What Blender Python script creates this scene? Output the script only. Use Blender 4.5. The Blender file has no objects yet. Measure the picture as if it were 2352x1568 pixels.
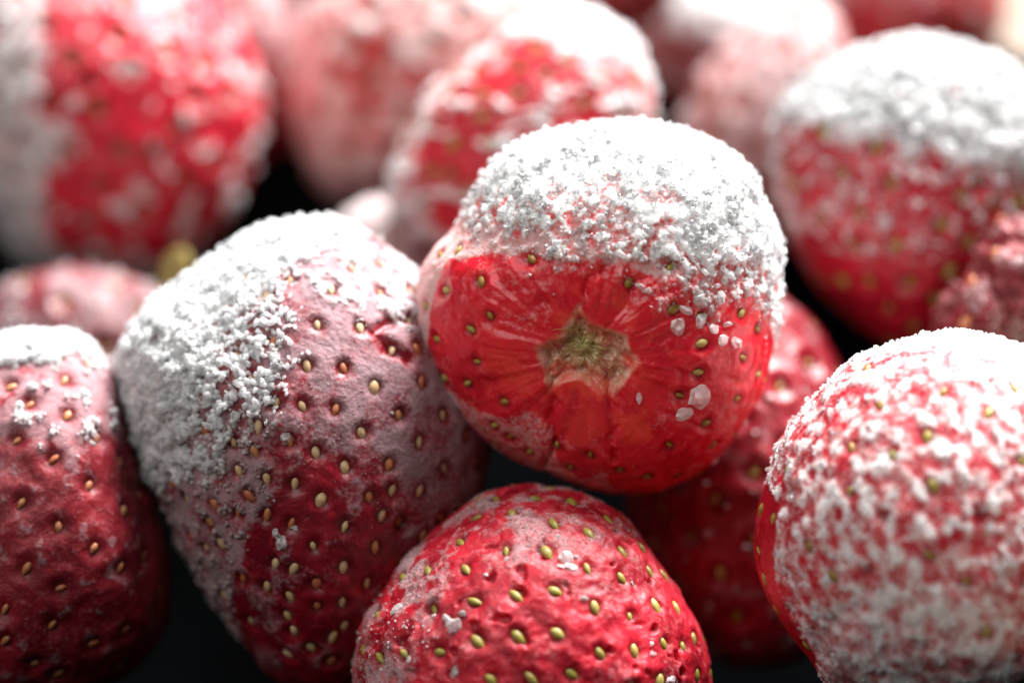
import bpy, math
import numpy as np
from mathutils import Matrix, Vector

# ------------------------------------------------------------------ camera, world, light
SC = bpy.context.scene
U = 0.01                                   # the builders below work in centimetres
PITCH = math.radians(30)
DIST = 25.0
FWD = np.array([0, math.cos(PITCH), -math.sin(PITCH)])
RIGHT = np.array([1.0, 0, 0])
UP = np.array([0, math.sin(PITCH), math.cos(PITCH)])
EYE = -DIST * FWD

cd = bpy.data.cameras.new("camera")
cam = bpy.data.objects.new("camera", cd)
SC.collection.objects.link(cam)
cam.location = Vector(EYE * U)
cam.rotation_euler = (math.pi / 2 - PITCH, 0, 0)
cd.lens = 100
cd.sensor_width = 36
cd.clip_start = 0.01
cd.clip_end = 20
cd.dof.use_dof = True
cd.dof.focus_distance = 0.239
cd.dof.aperture_fstop = 8.5
SC.camera = cam

SC.view_settings.view_transform = 'Standard'
SC.view_settings.look = 'None'
SC.view_settings.exposure = 0.0
SC.view_settings.gamma = 1.0
SC.cycles.use_denoising = True
SC.cycles.max_bounces = 16
SC.cycles.transmission_bounces = 12
SC.cycles.sample_clamp_indirect = 6.0

W = bpy.data.worlds.new("World")
SC.world = W
W.use_nodes = True
bg = W.node_tree.nodes["Background"]
bg.inputs[0].default_value = (0.93, 0.97, 1.0, 1)
bg.inputs[1].default_value = 0.06


def area(name, loc, target, size, power, col):
    l = bpy.data.lights.new(name, 'AREA')
    l.shape = 'RECTANGLE'
    l.size, l.size_y = size
    l.energy = power
    l.color = col
    o = bpy.data.objects.new(name, l)
    SC.collection.objects.link(o)
    o.location = loc
    o.rotation_euler = (Vector(target) - Vector(loc)).to_track_quat('-Z', 'Y').to_euler()
    return o


area("window_light", (0.48, 0.78, 1.04), (0, 0.03, 0), (0.8, 0.8), 138.0, (1.0, 0.985, 0.97))
area("fill_light", (-0.55, -0.42, 1.1), (0, 0.02, 0), (0.9, 0.9), 9.5, (1.0, 0.975, 0.94))

rng = np.random.default_rng(7)

# ------------------------------------------------------------------ noise
_perm = np.random.default_rng(1).permutation(256)
_perm = np.concatenate([_perm, _perm, _perm]).astype(np.int32)
_g = np.random.default_rng(2).normal(size=(256, 3))
_g /= np.linalg.norm(_g, axis=1)[:, None]


def pn(P):
    i = np.floor(P).astype(np.int32)
    f = P - i
    i &= 255
    w = f * f * f * (f * (f * 6 - 15) + 10)
    out = 0
    for dx in (0, 1):
        wx = w[:, 0] if dx else 1 - w[:, 0]
        hx = _perm[i[:, 0] + dx]
        for dy in (0, 1):
            wy = w[:, 1] if dy else 1 - w[:, 1]
            hy = _perm[hx + i[:, 1] + dy]
            for dz in (0, 1):
                wz = w[:, 2] if dz else 1 - w[:, 2]
                g = _g[_perm[hy + i[:, 2] + dz]]
                d = g[:, 0] * (f[:, 0] - dx) + g[:, 1] * (f[:, 1] - dy) + g[:, 2] * (f[:, 2] - dz)
                out = out + wx * wy * wz * d
    return out * 1.5


def fbm(P, freq, octs=3, seed=0.0):
    a, s, t = 1.0, 0.0, 0.0
    for k in range(octs):
        s = s + a * pn(P * freq + (seed + 17.3 * k))
        t += a
        a *= 0.5
        freq *= 2.03
    return s / t


def sstep(a, b, x):
    t = np.clip((x - a) / (b - a), 0, 1)
    return t * t * (3 - 2 * t)


# ------------------------------------------------------------------ mesh helpers
def mesh_tris(name, V, F, smooth=True):
    m = bpy.data.meshes.new(name)
    V = np.ascontiguousarray(V, dtype=np.float32)
    F = np.ascontiguousarray(F, dtype=np.int32)
    m.vertices.add(len(V))
    m.vertices.foreach_set("co", V.ravel())
    m.loops.add(F.size)
    m.loops.foreach_set("vertex_index", F.ravel())
    m.polygons.add(len(F))
    m.polygons.foreach_set("loop_start", np.arange(0, F.size, 3, dtype=np.int32))
    m.polygons.foreach_set("use_smooth", np.full(len(F), smooth, dtype=bool))
    m.update(calc_edges=True)
    return m


def ico(level):
    p = (1 + 5 ** .5) / 2
    V = np.array([(-1, p, 0), (1, p, 0), (-1, -p, 0), (1, -p, 0), (0, -1, p), (0, 1, p), (0, -1, -p), (0, 1, -p),
                  (p, 0, -1), (p, 0, 1), (-p, 0, -1), (-p, 0, 1)], float)
    V /= np.linalg.norm(V[0])
    F = np.array([(0, 11, 5), (0, 5, 1), (0, 1, 7), (0, 7, 10), (0, 10, 11), (1, 5, 9), (5, 11, 4), (11, 10, 2),
                  (10, 7, 6), (7, 1, 8), (3, 9, 4), (3, 4, 2), (3, 2, 6), (3, 6, 8), (3, 8, 9), (4, 9, 5), (2, 4, 11),
                  (6, 2, 10), (8, 6, 7), (9, 8, 1)])
    for _ in range(level):
        n = len(V)
        e = np.concatenate([F[:, [0, 1]], F[:, [1, 2]], F[:, [2, 0]]])
        e.sort(axis=1)
        key = e[:, 0].astype(np.int64) * n + e[:, 1]
        uq, inv = np.unique(key, return_inverse=True)
        mid = V[uq // n] + V[uq % n]
        mid /= np.linalg.norm(mid, axis=1)[:, None]
        V = np.concatenate([V, mid])
        k = len(F)
        a, b, c = n + inv[:k], n + inv[k:2 * k], n + inv[2 * k:]
        F = np.concatenate([np.stack([F[:, 0], a, c], 1), np.stack([F[:, 1], b, a], 1),
                            np.stack([F[:, 2], c, b], 1), np.stack([a, b, c], 1)])
    return V, F


_ico = {}


def icos(level):
    if level not in _ico:
        _ico[level] = ico(level)
    return _ico[level]


def normals(V, F):
    fn = np.cross(V[F[:, 1]] - V[F[:, 0]], V[F[:, 2]] - V[F[:, 0]])
    N = np.zeros_like(V)
    for k in range(3):
        for c in range(3):
            N[:, c] += np.bincount(F[:, k], fn[:, c], len(V))
    return N / (np.linalg.norm(N, axis=1)[:, None] + 1e-20)


def link(name, mesh, mat=None, parent=None, matrix=None, kind=None):
    o = bpy.data.objects.new(name, mesh)
    SC.collection.objects.link(o)
    if mat is not None and mesh is not None and not mesh.materials:
        mesh.materials.append(mat)
    if parent is not None:
        o.parent = parent
    if matrix is not None:
        o.matrix_basis = matrix
    if kind:
        o["kind"] = kind
    return o


def attr(mesh, name, a):
    at = mesh.attributes.new(name, 'FLOAT', 'POINT')
    at.data.foreach_set("value", np.ascontiguousarray(a, dtype=np.float32))


# ------------------------------------------------------------------ materials
class NT:
    def __init__(s, name):
        s.m = bpy.data.materials.new(name)
        s.m.use_nodes = True
        s.t = s.m.node_tree
        s.p = s.t.nodes["Principled BSDF"]
        s.out = s.t.nodes["Material Output"]

    def n(s, typ, ins=None, **props):
        nd = s.t.nodes.new(typ)
        for k, v in props.items():
            setattr(nd, k, v)
        for k, v in (ins or {}).items():
            s.put(nd.inputs[k], v)
        return nd

    def put(s, sock, v):
        if isinstance(v, bpy.types.NodeSocket):
            s.t.links.new(v, sock)
        elif isinstance(v, tuple) and len(v) == 3 and sock.type == 'RGBA':
            sock.default_value = (*v, 1)
        else:
            sock.default_value = v

    def set(s, **kw):
        for k, v in kw.items():
            s.put(s.p.inputs[k.replace('_', ' ')], v)

    def math(s, op, a, b=0.0, clamp=False):
        nd = s.n('ShaderNodeMath', {0: a, 1: b}, operation=op)
        nd.use_clamp = clamp
        return nd.outputs[0]

    def mixc(s, f, a, b, mode='MIX'):
        nd = s.n('ShaderNodeMix', data_type='RGBA', blend_type=mode)
        s.put(nd.inputs[0], f)
        s.put(nd.inputs[6], a)
        s.put(nd.inputs[7], b)
        return nd.outputs[2]

    def mixf(s, f, a, b):
        nd = s.n('ShaderNodeMix', data_type='FLOAT')
        s.put(nd.inputs[0], f)
        s.put(nd.inputs[2], a)
        s.put(nd.inputs[3], b)
        return nd.outputs[0]

    def noise(s, scale, detail=4.0, rough=0.55, vec=None, dist=0.0):
        nd = s.n('ShaderNodeTexNoise', {'Scale': scale, 'Detail': detail, 'Roughness': rough, 'Distortion': dist})
        if vec is not None:
            s.put(nd.inputs['Vector'], vec)
        return nd.outputs[0]

    def rng(s, v, a, b, lo=0.0, hi=1.0):
        nd = s.n('ShaderNodeMapRange', {0: v, 1: a, 2: b, 3: lo, 4: hi}, interpolation_type='SMOOTHSTEP')
        return nd.outputs[0]

    def attr(s, name):
        return s.n('ShaderNodeAttribute', attribute_name=name).outputs['Fac']


def flesh_mat(name, ca, cb, cc, frost=(0.80, 0.74, 0.73), rough=0.34, sss=0.35, opac=0.8, ring=(0.10, 0.004, 0.006), coat=.16, scale=.0022):
    t = NT(name)
    co = t.n('ShaderNodeTexCoord').outputs['Object']
    thin, thick, pit, pitc = t.attr('thin'), t.attr('thick'), t.attr('pit'), t.attr('pit_centre')
    n1 = t.noise(230, 4, .6, co)
    n2 = t.noise(900, 5, .6, co, .6)
    n3 = t.noise(2600, 6, .65, co)
    base = t.mixc(t.rng(n1, .35, .65), ca, cb)
    base = t.mixc(t.rng(n2, .52, .75), base, cc)
    pn_ = t.noise(1500, 4, .6, co, 1.0)
    pc = t.mixc(t.rng(pn_, .35, .65), (0.44, 0.13, 0.09), (0.68, 0.40, 0.26))
    pc = t.mixc(pitc, pc, (0.50, 0.46, 0.15))
    pc = t.mixc(t.attr('pit_rim'), pc, (0.92, 0.62, 0.46))
    base = t.mixc(pit, base, pc)
    f = t.math('ADD', thin, t.math('MULTIPLY', t.math('SUBTRACT', n3, .5), 1.5))
    f = t.math('ADD', f, t.math('MULTIPLY', t.math('SUBTRACT', n2, .5), .8))
    f = t.math('MULTIPLY', t.rng(f, .25, .95), t.rng(thin, .02, .2))
    fo = t.math('MULTIPLY', f, opac)
    base = t.mixc(fo, base, frost)
    tk = t.rng(t.math('ADD', thick, t.math('MULTIPLY', t.math('SUBTRACT', n3, .5), .8)), .25, .8)
    base = t.mixc(t.attr('ring'), base, ring)
    base = t.mixc(tk, base, (0.90, 0.91, 0.91))
    cover = t.math('MAXIMUM', f, tk)
    glow = t.attr('glow')
    base = t.mixc(t.math('MULTIPLY', glow, t.math('SUBTRACT', 1.0, cover)), base, (0.88, 0.07, 0.045))
    b1 = t.n('ShaderNodeBump', {'Strength': .6, 'Distance': 0.0003, 'Height': n2})
    b2 = t.n('ShaderNodeBump', {'Strength': t.mixf(cover, .25, .8), 'Distance': 0.0002, 'Height': n3,
                                'Normal': b1.outputs[0]})
    t.set(Base_Color=base, Roughness=t.mixf(cover, rough, .85), Normal=b2.outputs[0],
          Subsurface_Weight=t.mixf(tk, t.mixf(f, sss, sss * .6), .85), Subsurface_Radius=t.mixc(tk, (1.0, .22, .14), (.8, .75, .75)), Subsurface_Scale=scale,
          Coat_Weight=t.mixf(cover, coat, 0.0), Coat_Roughness=.2, Specular_IOR_Level=t.mixf(cover, .38, .10))
    return t.m


def frost_mat(name, col, transl=.6, rough=.25):
    t = NT(name)
    n = t.t.nodes
    co = t.n('ShaderNodeTexCoord').outputs['Object']
    nz = t.noise(3500, 3, .6, co)
    c = t.mixc(nz, tuple(.9 * x for x in col), col)
    bp = t.n('ShaderNodeBump', {'Strength': .3, 'Distance': 0.0001, 'Height': nz})
    t.set(Base_Color=c, Roughness=rough, IOR=1.31, Normal=bp.outputs[0], Transmission_Weight=.25)
    tr = t.n('ShaderNodeBsdfTranslucent', {'Color': c})
    mx = t.n('ShaderNodeMixShader', {0: transl, 1: t.p.outputs[0], 2: tr.outputs[0]})
    t.t.links.new(mx.outputs[0], t.out.inputs[0])
    return t.m


def plain(name, col, rough=.5, **kw):
    t = NT(name)
    t.set(Base_Color=col, Roughness=rough, **kw)
    return t.m


def seed_mat(name, ca, cb):
    t = NT(name)
    oi = t.n('ShaderNodeObjectInfo').outputs['Random']
    co = t.n('ShaderNodeTexCoord').outputs['Object']
    nz = t.noise(3.0, 3, .6, co)
    c = t.mixc(oi, ca, cb)
    c = t.mixc(t.rng(nz, .5, .8), c, tuple(.55 * x for x in ca))
    t.set(Base_Color=c, Roughness=.42)
    return t.m


FROST = frost_mat("hoar_frost", (0.95, 0.955, 0.96))
FROST_PINK = frost_mat("pinkish_frost", (0.66, 0.52, 0.53), .4, .4)
ti = NT("clear_ice")
ti.set(Base_Color=(0.95, 0.93, 0.93), Roughness=.16, IOR=1.31, Transmission_Weight=.6)
ICE = ti.m
tg = NT("glinting_ice")
tg.set(Base_Color=(0.93, 0.95, 0.96), Roughness=.06, IOR=1.31, Transmission_Weight=.7, Coat_Weight=.6, Coat_Roughness=.05)
GLINT = tg.m
tc = NT("clear_grain")
tc.set(Base_Color=(0.97, 0.97, 0.98), Roughness=.13, IOR=1.31, Transmission_Weight=.88)
CLEAR = tc.m
SEED_G = seed_mat("seed_olive", (0.30, 0.25, 0.035), (0.40, 0.31, 0.08))
SEED_T = seed_mat("seed_tan", (0.50, 0.31, 0.15), (0.60, 0.42, 0.25))
SEED_O = seed_mat("seed_orange", (0.42, 0.11, 0.045), (0.45, 0.19, 0.08))
SEED_Y = seed_mat("seed_mustard", (0.26, 0.16, 0.02), (0.32, 0.16, 0.03))


# ------------------------------------------------------------------ seeds and crystals
def seed_mesh(name, mat, bend=0.0):
    prof = [(-.5, 0), (-.43, .14), (-.22, .25), (.02, .28), (.27, .19), (.44, .07), (.52, 0)]
    V, F, seg = [], [], 8
    for i, (x, r) in enumerate(prof):
        if r == 0:
            V.append((x, 0, bend * x * x))
        else:
            for k in range(seg):
                a = 2 * math.pi * k / seg
                V.append((x, r * math.cos(a), .75 * r * math.sin(a) + bend * x * x))
    n = len(prof) - 2
    for k in range(seg):
        k2 = (k + 1) % seg
        F.append((0, 1 + k2, 1 + k))
        for j in range(n - 1):
            a, b = 1 + j * seg, 1 + (j + 1) * seg
            F += [(a + k, a + k2, b + k), (a + k2, b + k2, b + k)]
        F.append((len(V) - 1, 1 + (n - 1) * seg + k, 1 + (n - 1) * seg + k2))
    m = mesh_tris(name, V, F)
    m.materials.append(mat)
    return m


SEEDS = {k: seed_mesh("seed_" + k, m) for k, m in
         (('g', SEED_G), ('t', SEED_T), ('o', SEED_O), ('y', SEED_Y))}


def hexprism():
    V = [(math.cos(a), math.sin(a), z) for z in (-.45, .45) for a in np.arange(6) * math.pi / 3]
    V += [(0, 0, -.6), (0, 0, .6)]
    F = []
    for k in range(6):
        q = (k + 1) % 6
        F += [(k, q, k + 6), (q, q + 6, k + 6), (12, q, k), (13, k + 6, q + 6)]
    return np.array(V, float), np.array(F)


def randrot(n):
    q = rng.normal(size=(n, 4))
    q /= np.linalg.norm(q, axis=1)[:, None]
    w, x, y, z = q.T
    return np.stack([np.stack([1 - 2 * (y * y + z * z), 2 * (x * y - z * w), 2 * (x * z + y * w)], -1),
                     np.stack([2 * (x * y + z * w), 1 - 2 * (x * x + z * z), 2 * (y * z - x * w)], -1),
                     np.stack([2 * (x * z - y * w), 2 * (y * z + x * w), 1 - 2 * (x * x + y * y)], -1)], 1)


def scatter(tmpl, pos, size, stretch, jit=.16):
    """many small irregular grains as one vertex / triangle soup (each grain closed)"""
    TV, TF = tmpl
    n, k = len(pos), len(TV)
    R = randrot(n)
    s = size[:, None] * (1 + (rng.random((n, 3)) - .5) * .6)
    s[:, 0] *= stretch
    V = TV[None] * (1 + (rng.random((n, k)) - .5)[..., None] * 2 * jit) * s[:, None, :]
    V = np.einsum('nij,nkj->nki', R, V) + pos[:, None, :]
    F = TF[None] + (np.arange(n) * k)[:, None, None]
    return V.reshape(-1, 3), F.reshape(-1, 3)


# ------------------------------------------------------------------ berries
def ray(px, py):
    d = ((px - 1176) / 2352 * 9) * RIGHT - ((py - 784) / 2352 * 9) * UP + 25 * FWD
    return d / 25.0


GROUP = "frozen strawberries heaped in the bowl"


class Berry:
    def __init__(s, cx, cy, depth, outline, rf, rb, level, axis, seed=0, lump=.03, shrink=0.0):
        s.c = EYE + ray(cx, cy) * depth
        z = EYE - s.c
        s.dist = np.linalg.norm(z)
        z /= s.dist
        x = np.cross(UP, z)
        x /= np.linalg.norm(x)
        y = np.cross(z, x)
        s.R = np.stack([x, y, z], 1)          # local -> world
        o = np.array([s.flat(*p) for p in outline])
        a = np.arctan2(o[:, 1], o[:, 0])
        r = np.hypot(o[:, 0], o[:, 1]) - shrink
        k = np.argsort(a)
        a, r = a[k], r[k]
        g = np.linspace(-math.pi, math.pi, 361)
        rr = np.interp(g, np.concatenate([a - 2 * math.pi, a, a + 2 * math.pi]), np.concatenate([r, r, r]))
        ker = np.exp(-(np.arange(-14, 15) / 5.0) ** 2)
        ker /= ker.sum()
        c = np.concatenate([rr[-15:-1], rr, rr[1:15]])
        s.g, s.rr = g, np.convolve(c, ker, 'valid')
        s.rm = s.rr.mean()
        s.rf, s.rb = rf * s.rm, rb * s.rm
        s.axis = np.array(axis, float) / np.linalg.norm(axis)   # calyx -> tip
        s.D, s.F = icos(level)
        s.sd = seed * 13.7
        s.lump = lump
        s.r0 = s.radius(s.D)
        s.P = s.D * s.r0[:, None]
        s.S = s.stereo(s.D)
        s.disp = np.zeros(len(s.D))
        n = len(s.D)
        s.thin, s.thick, s.pit, s.pitc, s.glow = (np.zeros(n) for _ in range(5))
        s.ring, s.prim = np.zeros(n), np.zeros(n)
        s.seeds = []
        s.N0 = normals(s.P, s.F)
        s.crystals = []

    def flat(s, px, py):
        d = ray(px, py)
        z = s.R[:, 2]
        t = np.dot(s.c - EYE, z) / np.dot(d, z)
        q = EYE + d * t - s.c
        return np.dot(q, s.R[:, 0]), np.dot(q, s.R[:, 1])

    def radius(s, D):
        phi = np.arctan2(D[:, 1], D[:, 0])
        rs = np.interp(phi, s.g, s.rr)
        w2 = D[:, 0] ** 2 + D[:, 1] ** 2
        rz = np.where(D[:, 2] > 0, s.rf, s.rb)
        r = 1 / np.sqrt(w2 / rs ** 2 + D[:, 2] ** 2 / rz ** 2)
        return r * (1 + s.lump * fbm(D, 1.7, 2, s.sd) + s.lump * .5 * fbm(D, 4.0, 2, s.sd + 5))

    def dir(s, px, py):
        x, y = s.flat(px, py)
        phi = math.atan2(y, x)
        rs = float(np.interp(phi, s.g, s.rr))
        q = math.hypot(x, y) / rs
        t = math.asin(q) if q < 1 else math.pi / 2 + min(q - 1, .7) * math.pi / 2
        a, b = rs * math.sin(t), (s.rf if t < math.pi / 2 else s.rb) * math.cos(t)
        th = math.atan2(a, b)
        return np.array([math.sin(th) * math.cos(phi), math.sin(th) * math.sin(phi), math.cos(th)])

    def stereo(s, D):
        return 2 * s.rm * D[:, :2] / (1.03 + D[:, 2:3])

    def spt(s, pts):
        return s.stereo(np.array([s.dir(*p) for p in pts]))

    def warped(s, amp, freq=3.0, octs=4, k=0.0):
        if amp == 0:
            return s.S
        return s.S + amp * np.stack([fbm(s.P, freq, octs, s.sd + 31 + k), fbm(s.P, freq, octs, s.sd + 77 + k)], 1)

    def poly(s, pts, soft=.1, warp=.12, freq=3.0, k=0.0):
        """1 inside the outline drawn on the berry's skin, 0 outside, ragged edge"""
        Q, V = s.warped(warp, freq, 4, k), s.spt(pts)
        d = np.full(len(Q), 1e9)
        ins = np.zeros(len(Q), bool)
        for i in range(len(V)):
            a, b = V[i], V[i - 1]
            e, w = b - a, Q - a
            h = np.clip((w @ e) / (e @ e + 1e-12), 0, 1)
            d = np.minimum(d, np.linalg.norm(w - h[:, None] * e, axis=1))
            c = (a[1] > Q[:, 1]) != (b[1] > Q[:, 1])
            ins ^= c & (Q[:, 0] < (b[0] - a[0]) * (Q[:, 1] - a[1]) / (b[1] - a[1] + 1e-12) + a[0])
        return sstep(-soft, soft, np.where(ins, d, -d))

    def line(s, pts, width, warp=.04):
        Q, V = s.warped(warp, 4.0, 3), s.spt(pts)
        d = np.full(len(Q), 1e9)
        for a, b in zip(V[:-1], V[1:]):
            e, w = b - a, Q - a
            h = np.clip((w @ e) / (e @ e + 1e-12), 0, 1)
            d = np.minimum(d, np.linalg.norm(w - h[:, None] * e, axis=1))
        return np.exp(-(d / width) ** 2)

    def fb(s, freq, octs=4, k=0.0):
        return fbm(s.P, freq, octs, s.sd + k)

    # seeds
    def seed_px(s, pts):
        s.seeds += [s.dir(*p) for p in pts]

    def seed_spiral(s, n, gap, zmin=-.35):
        ax = s.axis
        u = np.cross(ax, [.3, .5, .8])
        u /= np.linalg.norm(u)
        v = np.cross(ax, u)
        for i in range(n):
            h = 1 - 2 * (i + .5) / n
            a = i * 2.399963 + s.sd
            q = math.sqrt(1 - h * h)
            d = h * ax + q * (math.cos(a) * u + math.sin(a) * v) + rng.normal(size=3) * .025
            d /= np.linalg.norm(d)
            if d[2] < zmin:
                continue
            if s.seeds and min(np.linalg.norm(d - e) for e in s.seeds) < gap / s.rm:
                continue
            s.seeds.append(d)

    def dimples(s, w=.085, depth=.06, rim=.018, clear=.8):
        near = np.full(len(s.D), 9.0)
        for d in s.seeds:
            k = np.where(s.D @ d > .94)[0]
            c = np.linalg.norm(s.P[k] - d * float(s.radius(d[None])[0]), axis=1)
            s.disp[k] += -depth * np.exp(-(c / w) ** 2) + rim * np.exp(-((c - 1.9 * w) / (.8 * w)) ** 2)
            near[k] = np.minimum(near[k], c)
        s.near = near
        s.ring = .75 * np.exp(-(near / (w * .85)) ** 2)
        s.thin *= 1 - clear * np.exp(-(near / (w * 1.05)) ** 2)

    def surface(s):
        return s.P + s.N0 * s.disp[:, None]

    def build(s, label, mat, kind='g', slen=.14, thick_h=.05, sink=.025, seed_hide=.75, name="strawberry"):
        s.disp += s.thick * thick_h * (.7 + .9 * s.fb(9, 3, 3) + .7 * s.fb(26, 2, 4))
        s.disp += s.thin * .006 * (1 + s.fb(30, 2, 8))
        V = s.surface()
        N = normals(V, s.F)
        Wv = V @ s.R.T + s.c
        low = Wv[Wv[:, 2].argmin()]
        base = np.array([s.c[0], s.c[1], low[2]])
        root = link(name, None)
        root.empty_display_size = 0.01
        root.location = Vector(base * U)
        root["label"] = label
        root["category"] = "strawberry"
        root["group"] = GROUP
        M4 = Matrix(np.block([[s.R, ((s.c - base) * U)[:, None]], [np.zeros((1, 3)), np.ones((1, 1))]]).tolist())
        m = mesh_tris("flesh", V * U, s.F)
        for nm, a in (('thin', s.thin), ('thick', s.thick), ('pit', s.pit), ('pit_centre', s.pitc), ('glow', s.glow), ('ring', s.ring), ('pit_rim', s.prim)):
            attr(m, nm, a)
        link("flesh", m, mat, root, M4)
        for d in s.seeds:
            i = int((s.D @ d).argmax())
            if s.thick[i] > seed_hide:
                continue
            n = s.N0[i]
            ax = s.axis - n * np.dot(s.axis, n)
            if np.linalg.norm(ax) < .05:
                ax = np.cross(n, [1, 0, 0])
            ax = ax / np.linalg.norm(ax)
            a = rng.normal() * .3
            bx = np.cross(n, ax)
            ax = ax * math.cos(a) + bx * math.sin(a)
            bx = np.cross(n, ax)
            L = slen * (1 + rng.normal() * .14)
            pos = V[i] + n * sink * (1 + rng.normal() * .25)
            B = np.stack([ax * L, bx * L * rng.uniform(.82, 1.15), n * L], 1) * U
            k = kind[int(rng.integers(len(kind)))]
            X = np.eye(4)
            X[:3, :3] = s.R @ B
            X[:3, 3] = (s.R @ pos + s.c - base) * U
            link("seed", SEEDS[k], None, root, Matrix(X.tolist()))
        vs, fs, off = [], [], {}
        for (w, n, tmpl, smin, smax, stretch, lift, fm) in s.crystals:
            w = np.clip(w, 0, None)
            tri = s.F
            A = np.linalg.norm(np.cross(V[tri[:, 1]] - V[tri[:, 0]], V[tri[:, 2]] - V[tri[:, 0]]), axis=1)
            pw = A * w[tri].mean(1)
            if pw.sum() < 1e-9:
                continue
            f = rng.choice(len(tri), n, p=pw / pw.sum())
            b = rng.dirichlet((1, 1, 1), n)
            pos = np.einsum('nk,nkc->nc', b, V[tri[f]])
            nn = N[tri[f, 0]]
            size = smin + (smax - smin) * rng.random(n) ** 2
            wloc = w[tri[f, 0]]
            size = size * (.55 + .45 * np.clip(wloc, 0, 1))
            pos = pos + nn * (size * (lift * rng.random(n) + .1))[:, None]
            v, t = scatter(tmpl, pos, size, stretch)
            l = off.setdefault(fm, [[], [], 0])
            l[0].append(v)
            l[1].append(t + l[2])
            l[2] += len(v)
        for fm, (vl, tl, _) in off.items():
            fmesh = mesh_tris("frost", np.concatenate(vl) * U, np.concatenate(tl), fm not in 'gc')
            link("frost", fmesh, {'w': FROST, 'p': FROST_PINK, 'g': GLINT, 'c': CLEAR}[fm], root, M4, "stuff")
        s.root, s.V, s.N, s.base, s.M4 = root, V, N, base, M4
        return root

    def ice(s, pts):
        """single see-through crystals lying on the skin, each its own part"""
        T = icos(1)
        for (px, py, r) in pts:
            d = s.dir(px, py)
            i = int((s.D @ d).argmax())
            n = s.N[i]
            size = r / 2352 * 9 * s.dist / 25
            TV = T[0] * (1 + (rng.random(len(T[0])) - .5)[:, None] * .55)
            TV = TV * np.array([1.05, rng.uniform(.55, 1), rng.uniform(.3, .5)]) * size
            ax = np.cross(n, rng.normal(size=3))
            ax /= np.linalg.norm(ax)
            n2 = n + rng.normal(size=3) * .25
            n2 -= ax * np.dot(n2, ax)
            n2 /= np.linalg.norm(n2)
            B = np.stack([ax, np.cross(n2, ax), n2], 1)
            v = TV @ B.T + s.V[i] + n * size * .16
            link("ice_crystal", mesh_tris("ice_crystal", v * U, T[1], False), ICE, s.root, s.M4)


G20, G80 = icos(0), icos(1)
HEX = hexprism()


def zz(pts, x0, y0, k):
    return [(x0 + k * x, y0 + k * y) for x, y in pts]


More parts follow.
